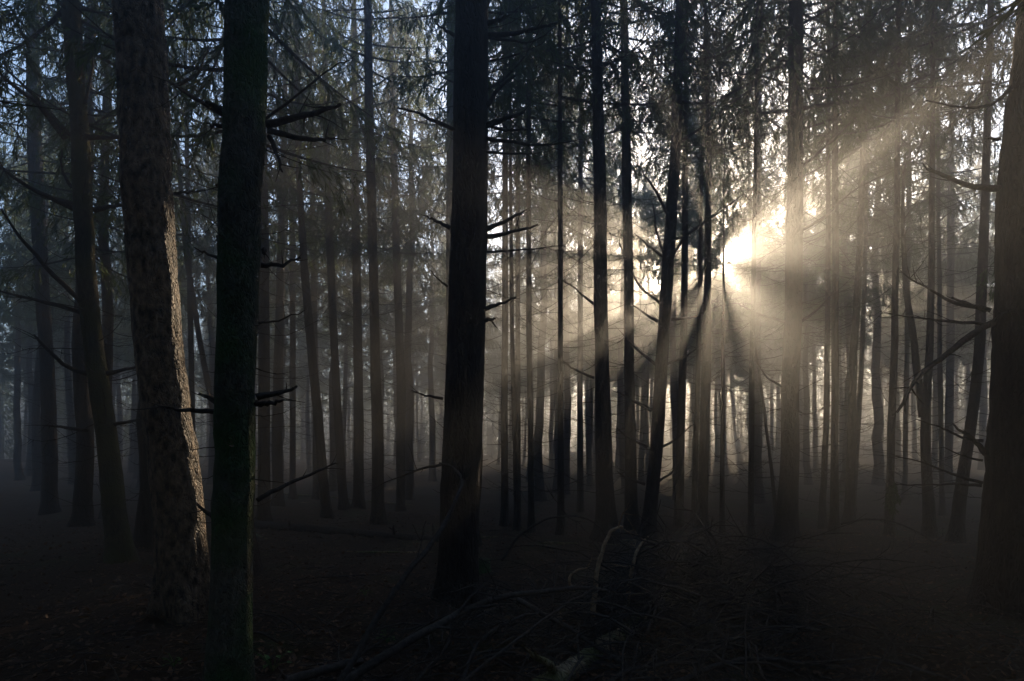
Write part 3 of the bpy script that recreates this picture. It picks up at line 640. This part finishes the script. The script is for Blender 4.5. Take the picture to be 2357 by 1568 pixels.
stick('fallen_branch', 'branch', [(1545, 1450), (1640, 1412), (1740, 1398), (1870, 1392)], 12, 5, 4.9, 5.6, 'crooked branch reaching right from the heap', seed=13, twigs=7)
stick('fallen_branch', 'branch', [(1500, 1590), (1580, 1560), (1640, 1535), (1720, 1515), (1860, 1530), (1960, 1535)], 18, 6, 3.8, 4.0, 'thick crooked branch at the bottom right of the heap', seed=14, twigs=6)
stick('fallen_branch', 'branch', [(1380, 1590), (1440, 1545), (1520, 1528), (1600, 1530)], 16, 8, 3.7, 3.9, 'dark branch lying over the foot of the pale log', seed=15, twigs=3)
stick('fallen_branch', 'branch', [(1060, 1590), (1075, 1530), (1110, 1470), (1180, 1425), (1240, 1410)], 12, 5, 3.7, 4.3, 'bent bare branch at the bottom centre', M_DEAD, seed=16, twigs=4)
stick('fallen_branch', 'branch', [(940, 1590), (1000, 1520), (1060, 1440), (1140, 1400)], 9, 4, 3.6, 4.8, 'thin branch crossing behind the thick dead bough', seed=17, twigs=6)
stick('fallen_branch', 'branch', [(1935, 1207), (1990, 1194), (2050, 1198), (2110, 1222), (2150, 1250)], 5, 3, 9.6, 9.0, 'low arching branch on the open ground at right', seed=18, twigs=3)
stick('fallen_branch', 'branch', [(2020, 1362), (2110, 1378), (2200, 1392), (2290, 1408)], 10, 5, 6.2, 5.7, 'straight dark stick near the foot of the near-black right trunk', seed=19, twigs=3)
stick('fallen_branch', 'branch', [(1800, 1330), (1900, 1345), (1990, 1330), (2050, 1290)], 8, 4, 6.9, 7.2, 'forked stick on the ground right of the heap', seed=20, twigs=5)
stick('fallen_branch', 'branch', [(600, 1600), (680, 1560), (790, 1530), (830, 1522)], 26, 18, 3.5, 3.9, 'short thick bough beside the foot of the green mossy trunk', seed=21, twigs=4)
stick('fallen_branch', 'branch', [(430, 1440), (520, 1475), (600, 1500)], 9, 5, 4.9, 4.6, 'stick lying at the foot of the rough-barked trunk', seed=22, twigs=4)
stick('fallen_branch', 'branch', [(640, 1340), (720, 1315), (770, 1303)], 5, 3, 7.2, 7.9, 'straight thin stick on the bare ground right of the mossy trunk', seed=23, twigs=1)
stick('fallen_branch', 'branch', [(640, 1490), (740, 1455), (860, 1440)], 8, 4, 4.8, 5.2, 'stick on the ground left of the thick dead bough', seed=24, twigs=4)
stick('fallen_branch', 'branch', [(100, 1520), (220, 1512), (330, 1490)], 6, 3, 4.5, 4.8, 'faint stick on the dark ground at bottom left', seed=25, twigs=3)
LG = 'fallen logs'
def log(pl, r0, r1, label, seed, mat=M_LOG, twigs=0, name='fallen_log'):
    Y0 = ground_Y(*pl[0]); Y1 = ground_Y(*pl[-1])
    return stick(name, 'log', pl, r0, r1, Y0, Y1, label, mat, twigs, seed, LG, 14, wig=0.01)
log([(1545, 1372), (1450, 1452), (1380, 1500), (1230, 1600)], 38, 58, 'thick pale rotting log lying in the brushwood at bottom centre', 31, M_LOG, 3)
log([(1090, 1238), (1300, 1243), (1560, 1247)], 9, 7, 'straight pale log on the ground behind the centre trunk', 32)
log([(1240, 1250), (1420, 1256), (1530, 1262)], 7, 5, 'shorter log just before the straight pale one', 33)
log([(560, 1208), (760, 1222), (1040, 1250)], 24, 18, 'long dark log between mossy trunk and centre trunk', 34, M_BARK, 4)
log([(588, 1232), (650, 1258), (760, 1270), (1000, 1272)], 7, 5, 'thin crooked light log before the long dark one', 35, M_LOG, 5)
log([(640, 1136), (800, 1148), (950, 1164)], 5, 4, 'farthest pale log in the left gap', 36)
log([(690, 1158), (760, 1162), (810, 1160)], 5, 3, 'short pale log before the farthest one in the left gap', 37)
log([(1000, 1330), (860, 1322), (740, 1330)], 6, 4, 'thin log left of the foot of the centre trunk', 38, M_DEAD, 3)

def brush():
    g = np.random.default_rng(77); m = MB()
    def mound(x, y): return 0.66 * math.exp(-((x - 1.9) / 1.15) ** 2 - ((y - 5.6) / 1.0) ** 2) + 0.22 * math.exp(-((x - 1.0) / 1.9) ** 2 - ((y - 4.6) / 1.3) ** 2)
    for _ in range(1700):
        if g.random() < 0.55: x, y = g.normal(1.9, 0.85), g.normal(5.5, 0.7)
        else: x, y = g.normal(1.0, 1.5), g.normal(4.7, 1.0)
        if y < 3.0: continue
        z = float(ground_z(x, y)) + mound(x, y) * g.uniform(0.05, 1.0)
        a = g.uniform(0, 6.28); d = np.array([math.cos(a), math.sin(a), g.normal(0.1, 0.25)])
        L = g.uniform(0.25, 1.2); r = 0.0018 + 0.011 * g.random() ** 2.5
        p = branch_path(g, np.array([x, y, z]), d, L, g.uniform(-0.5, 0.3), g.uniform(-0.5, 0.1), n=7, wig=0.05)
        gz = ground_z(p[:, 0], p[:, 1]) + 0.01; p[:, 2] = np.maximum(p[:, 2], gz)
        m.tube(p, np.linspace(r, r * 0.3, 7), 4, cap=False)
        if g.random() < .7:
            k = int(g.integers(2, 5)); q = branch_path(g, p[k], d + g.normal(0, .7, 3), L * .4, 0.1, 0, n=4, wig=.06); m.tube(q, np.linspace(r * .6, r * .2, 4), 3, cap=False)
    tag(link('brushwood', m.mesh('brushwood', M_DEAD)), 'tangled heap of thin dead brushwood right of the centre trunk', 'brushwood', kind='stuff')
brush()

def litter():
    g = np.random.default_rng(78); m = MB()
    for _ in range(5200):
        az = g.uniform(-0.8, 0.8); R = 2.6 + 15 * g.random() ** 1.4; x, y = R * math.sin(az), R * math.cos(az)
        a = g.uniform(0, 6.28); L = g.uniform(0.05, 0.45) * g.uniform(.4, 1); d = np.array([math.cos(a), math.sin(a), 0])
        p = np.array([x, y, 0]) + d * (np.linspace(0, 1, 4) * L)[:, None]; p[:, :2] += g.normal(0, 0.02 * L, (4, 2))
        p[:, 2] = ground_z(p[:, 0], p[:, 1]) + g.uniform(0.0, 0.03) + np.abs(g.normal(0, 0.01, 4))
        m.tube(p, g.uniform(0.0015, 0.006), 3, cap=False)
    tag(link('twig_litter', m.mesh('twig_litter', M_DEAD)), 'small dead twigs littering the forest floor', 'twig litter', kind='stuff')
    n = 26000; az = g.uniform(-0.8, 0.8, n); R = 2.6 + 16 * g.random(n) ** 1.3; x, y = R * np.sin(az), R * np.cos(az)
    z = ground_z(x, y) + g.uniform(0.0, 0.025, n); c = np.stack([x, y, z], -1)
    a = g.uniform(0, 6.28, n); d = np.stack([np.cos(a), np.sin(a), g.normal(0, .35, n)], -1) * g.uniform(0.012, 0.04, n)[:, None]
    s_ = np.cross(d, g.normal(0, .4, (n, 3)) + np.array([0, 0, 1.0])); s_ /= np.linalg.norm(s_, axis=1)[:, None]; s_ *= g.uniform(0.006, 0.02, n)[:, None]
    V = np.stack([c - d, c + s_, c + d, c - s_], 1)
    mt = needle_mat('dead_leaves', (0.12, 0.06, 0.03), (0.1, 0.05, 0.02))
    m = MB(); m.add(V.reshape(-1, 3), np.arange(n * 4).reshape(-1, 4))
    tag(link('leaf_litter', m.mesh('leaf_litter', mt, smooth=False)), 'brown dead leaves and needles strewn over the forest floor', 'leaf litter', kind='stuff')
litter()

def seedling(px, py, s, label, seed):
    g = np.random.default_rng(seed); Y = ground_Y(px, py); o = P(px, py, Y)
    root = empty('seedling', o); tag(root, label, 'plant', 'green seedlings on the forest floor')
    m = MB(); ms = MB()
    for _ in range(9):
        a = g.uniform(0, 6.28); tip = np.array([math.cos(a) * s * g.uniform(.3, 1), math.sin(a) * s * g.uniform(.3, 1), s * g.uniform(.4, 1.1)])
        t = np.linspace(0, 1, 5)[:, None]; p = tip * t + np.array([0, 0, 0.15 * s]) * np.sin(t * 3.1); ms.tube(p, 0.0025, 4, cap=False)
        d = np.array([math.cos(a), math.sin(a), -0.2]) * s * .32; w = np.array([-math.sin(a), math.cos(a), g.normal(0, .2)]) * s * .16
        V = [tip, tip + d * .35 + w + [0, 0, .004], tip + d, tip + d * .35 - w + [0, 0, .004], tip + d * .45 - np.array([0, 0, s * .03])]
        m.add(V, t=[[0, 4, 1], [1, 4, 2], [2, 4, 3], [3, 4, 0]])
    link('stem', ms.mesh('stem', M_LEAF), root); link('leaves', m.mesh('leaves', M_LEAF, smooth=False), root)
seedling(628, 1545, 0.13, 'leafy green seedling right beside the foot of the mossy trunk', 1)
seedling(892, 1480, 0.09, 'small green seedling near the thick dead bough', 2)
seedling(840, 1372, 0.07, 'tiny green seedling left of the foot of the centre trunk', 3)
seedling(400, 1535, 0.08, 'dim green seedling below the rough-barked trunk', 4)

# mossy stump right behind the centre trunk, and the green sprig hanging among the dead limbs at right
def stump():
    Y = ground_Y(1112, 1312); o = P(1112, 1312, Y); g = np.random.default_rng(3); m = MB()
    z = np.array([-.1, 0, .06, .12, .15]); m.tube(np.stack([z * 0.1, z * 0, z], -1), [.15, .12, .095, .09, .085], 18, bump=trunk_bump(g, .1))
    tag(link('stump', m.mesh('stump', M_MOSSY), loc=o), 'low mossy stump at the right foot of the centre trunk', 'stump')
stump()
def sprig():
    Y = 8.9; g = np.random.default_rng(4); top = P(2052, 1085, Y); root = empty('hanging_sprig', top)
    tag(root, 'torn green spruce sprig hanging in front of a hazy trunk at right', 'sprig')
    m = MB(); ms = MB()
    for (dx, dz) in ((-.10, -.52), (0.02, -.70), (.10, -.45), (-.05, -.6), (.06, -.62)):
        t = np.linspace(0, 1, 6)[:, None]; p = np.array([dx, g.normal(0, .04), dz]) * t ** .9; ms.tube(p, np.linspace(.005, .002, 6), 4, cap=False)
        k = 110; tt = g.uniform(.3, 1, k); c = np.stack([np.interp(tt, t[:, 0], p[:, j]) for j in range(3)], -1)
        d = np.array([0, 0, -0.06]) + g.normal(0, .028, (k, 3)); w = np.cross(d, g.normal(0, 1, (k, 3))); w /= np.linalg.norm(w, axis=1)[:, None]; w *= .005
        m.add(np.stack([c - w, c + d * .5 + w * 1.5, c + d, c + d * .5 - w * 1.5], 1).reshape(-1, 3), np.arange(k * 4).reshape(-1, 4))
    link('stem', ms.mesh('stem', M_DEAD), root); link('needles', m.mesh('needles', M_NEEDLE, smooth=False), root)
sprig()

# ------------------------------------------------------------------ wood edge far behind: one mass of low crowns
def far_wood():
    g = np.random.default_rng(5); C = []; 
    m = MB(); n = 0; Vs = []
    for _ in range(420):
        az = g.uniform(-0.86, 0.86); R = g.uniform(77, 112); x, y = R * math.sin(az), R * math.cos(az); z0 = float(ground_z(x, y))
        Ht = g.uniform(9, 15); k = 330; h = g.uniform(0, 1, k) ** 1.1; a = g.uniform(0, 6.28, k); r = (1 - h) * g.uniform(0.2, 1.0, k) ** .5 * g.uniform(2.2, 3.2) + 0.1
        c = np.stack([x + r * np.cos(a), y + r * np.sin(a), z0 + 0.4 + h * Ht], -1)
        d = np.stack([np.cos(a), np.sin(a), g.uniform(-1.4, 0.1, k)], -1) * g.uniform(0.25, 0.6, k)[:, None]
        sd_ = np.cross(d, g.normal(0, 1, (k, 3))); sd_ /= np.linalg.norm(sd_, axis=1)[:, None]; sd_ *= g.uniform(0.06, 0.14, k)[:, None]
        Vs.append(np.stack([c - sd_ * .4, c + d * .5 + sd_, c + d, c + d * .4 - sd_], 1))
        m.tube([(x, y, z0 - 0.3), (x, y, z0 + Ht * .97)], [0.16, 0.02], 5, m=1, cap=False)
    V = np.concatenate(Vs); m.add(V.reshape(-1, 3), np.arange(len(V) * 4).reshape(-1, 4))
    tag(link('distant_wood', m.mesh('distant_wood', [M_NEEDLE, M_BARK], smooth=False)), 'dense young spruce wood closing the view far behind the trunks', 'wood', kind='stuff')
far_wood()

# trees whose trunks stand hidden behind near ones (their crowns close the top left), and some that shade the left foreground
g = np.random.default_rng(11)
for px_, Y_, lab in ((335, 9.5, 'spruce hidden behind the rough-barked trunk, only its crown showing'), (565, 7.6, 'spruce hidden behind the mossy trunk, only its crown showing'), (188, 12.5, 'spruce hidden behind the slim yellow-edged trunk, only its crown showing'),
                     (1078, 9.6, 'spruce hidden behind the centre trunk, only its crown showing')):
    generic_tree((px_ - CX) / F * Y_, Y_, lab, 'tall spruces of the forest', g, cb=6.2 if px_ < 1000 else 8.0, limbs=px_ < 1000)
for px_, Y_ in ((1440, 24), (1478, 31), (1425, 38)):
    zone = next(w for lim, w in LAND if px_ < lim)
    generic_tree((px_ - CX) / F * Y_, Y_, f"{'middle-distance' if Y_ < 29 else 'far'} hazy spruce {zone}", 'hazy background spruces', g, cb=7.0)
for d_ in (20, 27, 34, 42):
    q_ = np.array([-4.85, 6.3, 0]) + sv * d_ / math.cos(SUN_EL)
    zone = next(w for lim, w in LAND if CX + q_[0] / q_[1] * F < lim)
    generic_tree(q_[0], q_[1], f"{'middle-distance' if d_ < 24 else 'far'} hazy spruce {zone}", 'hazy background spruces', g)

# ------------------------------------------------------------------ haze
def build_haze():
    bpy.context.view_layer.update()
    zs_ = max((o.matrix_world @ Vector(c)).z for o in COL.objects if o.type == 'MESH' for c in o.bound_box)
    print('highest point', zs_); ZTOP = zs_ + 0.5
    lo = np.array([-360, -350, -2.0]); hi = np.array([360, 362, ZTOP])
    v = np.array([[(lo, hi)[i][0], (lo, hi)[j][1], (lo, hi)[k][2]] for k in (0, 1) for j in (0, 1) for i in (0, 1)])
    m = MB(); m.add(v, [[0, 2, 3, 1], [4, 5, 7, 6], [0, 1, 5, 4], [2, 6, 7, 3], [0, 4, 6, 2], [1, 3, 7, 5]])
    mt = bpy.data.materials.new('haze'); mt.use_nodes = True; t = mt.node_tree
    t.nodes.remove(t.nodes['Principled BSDF'])
    pv = t.nodes.new('ShaderNodeVolumePrincipled'); pv.inputs['Color'].default_value = (0.92, 0.93, 0.95, 1)
    pv.inputs['Density'].default_value = HAZE_DENSITY; pv.inputs['Anisotropy'].default_value = HAZE_G
    t.links.new(pv.outputs[0], t.nodes['Material Output'].inputs['Volume'])
    o = link('haze', m.mesh('haze', mt, smooth=False)); o['kind'] = 'stuff'
build_haze()
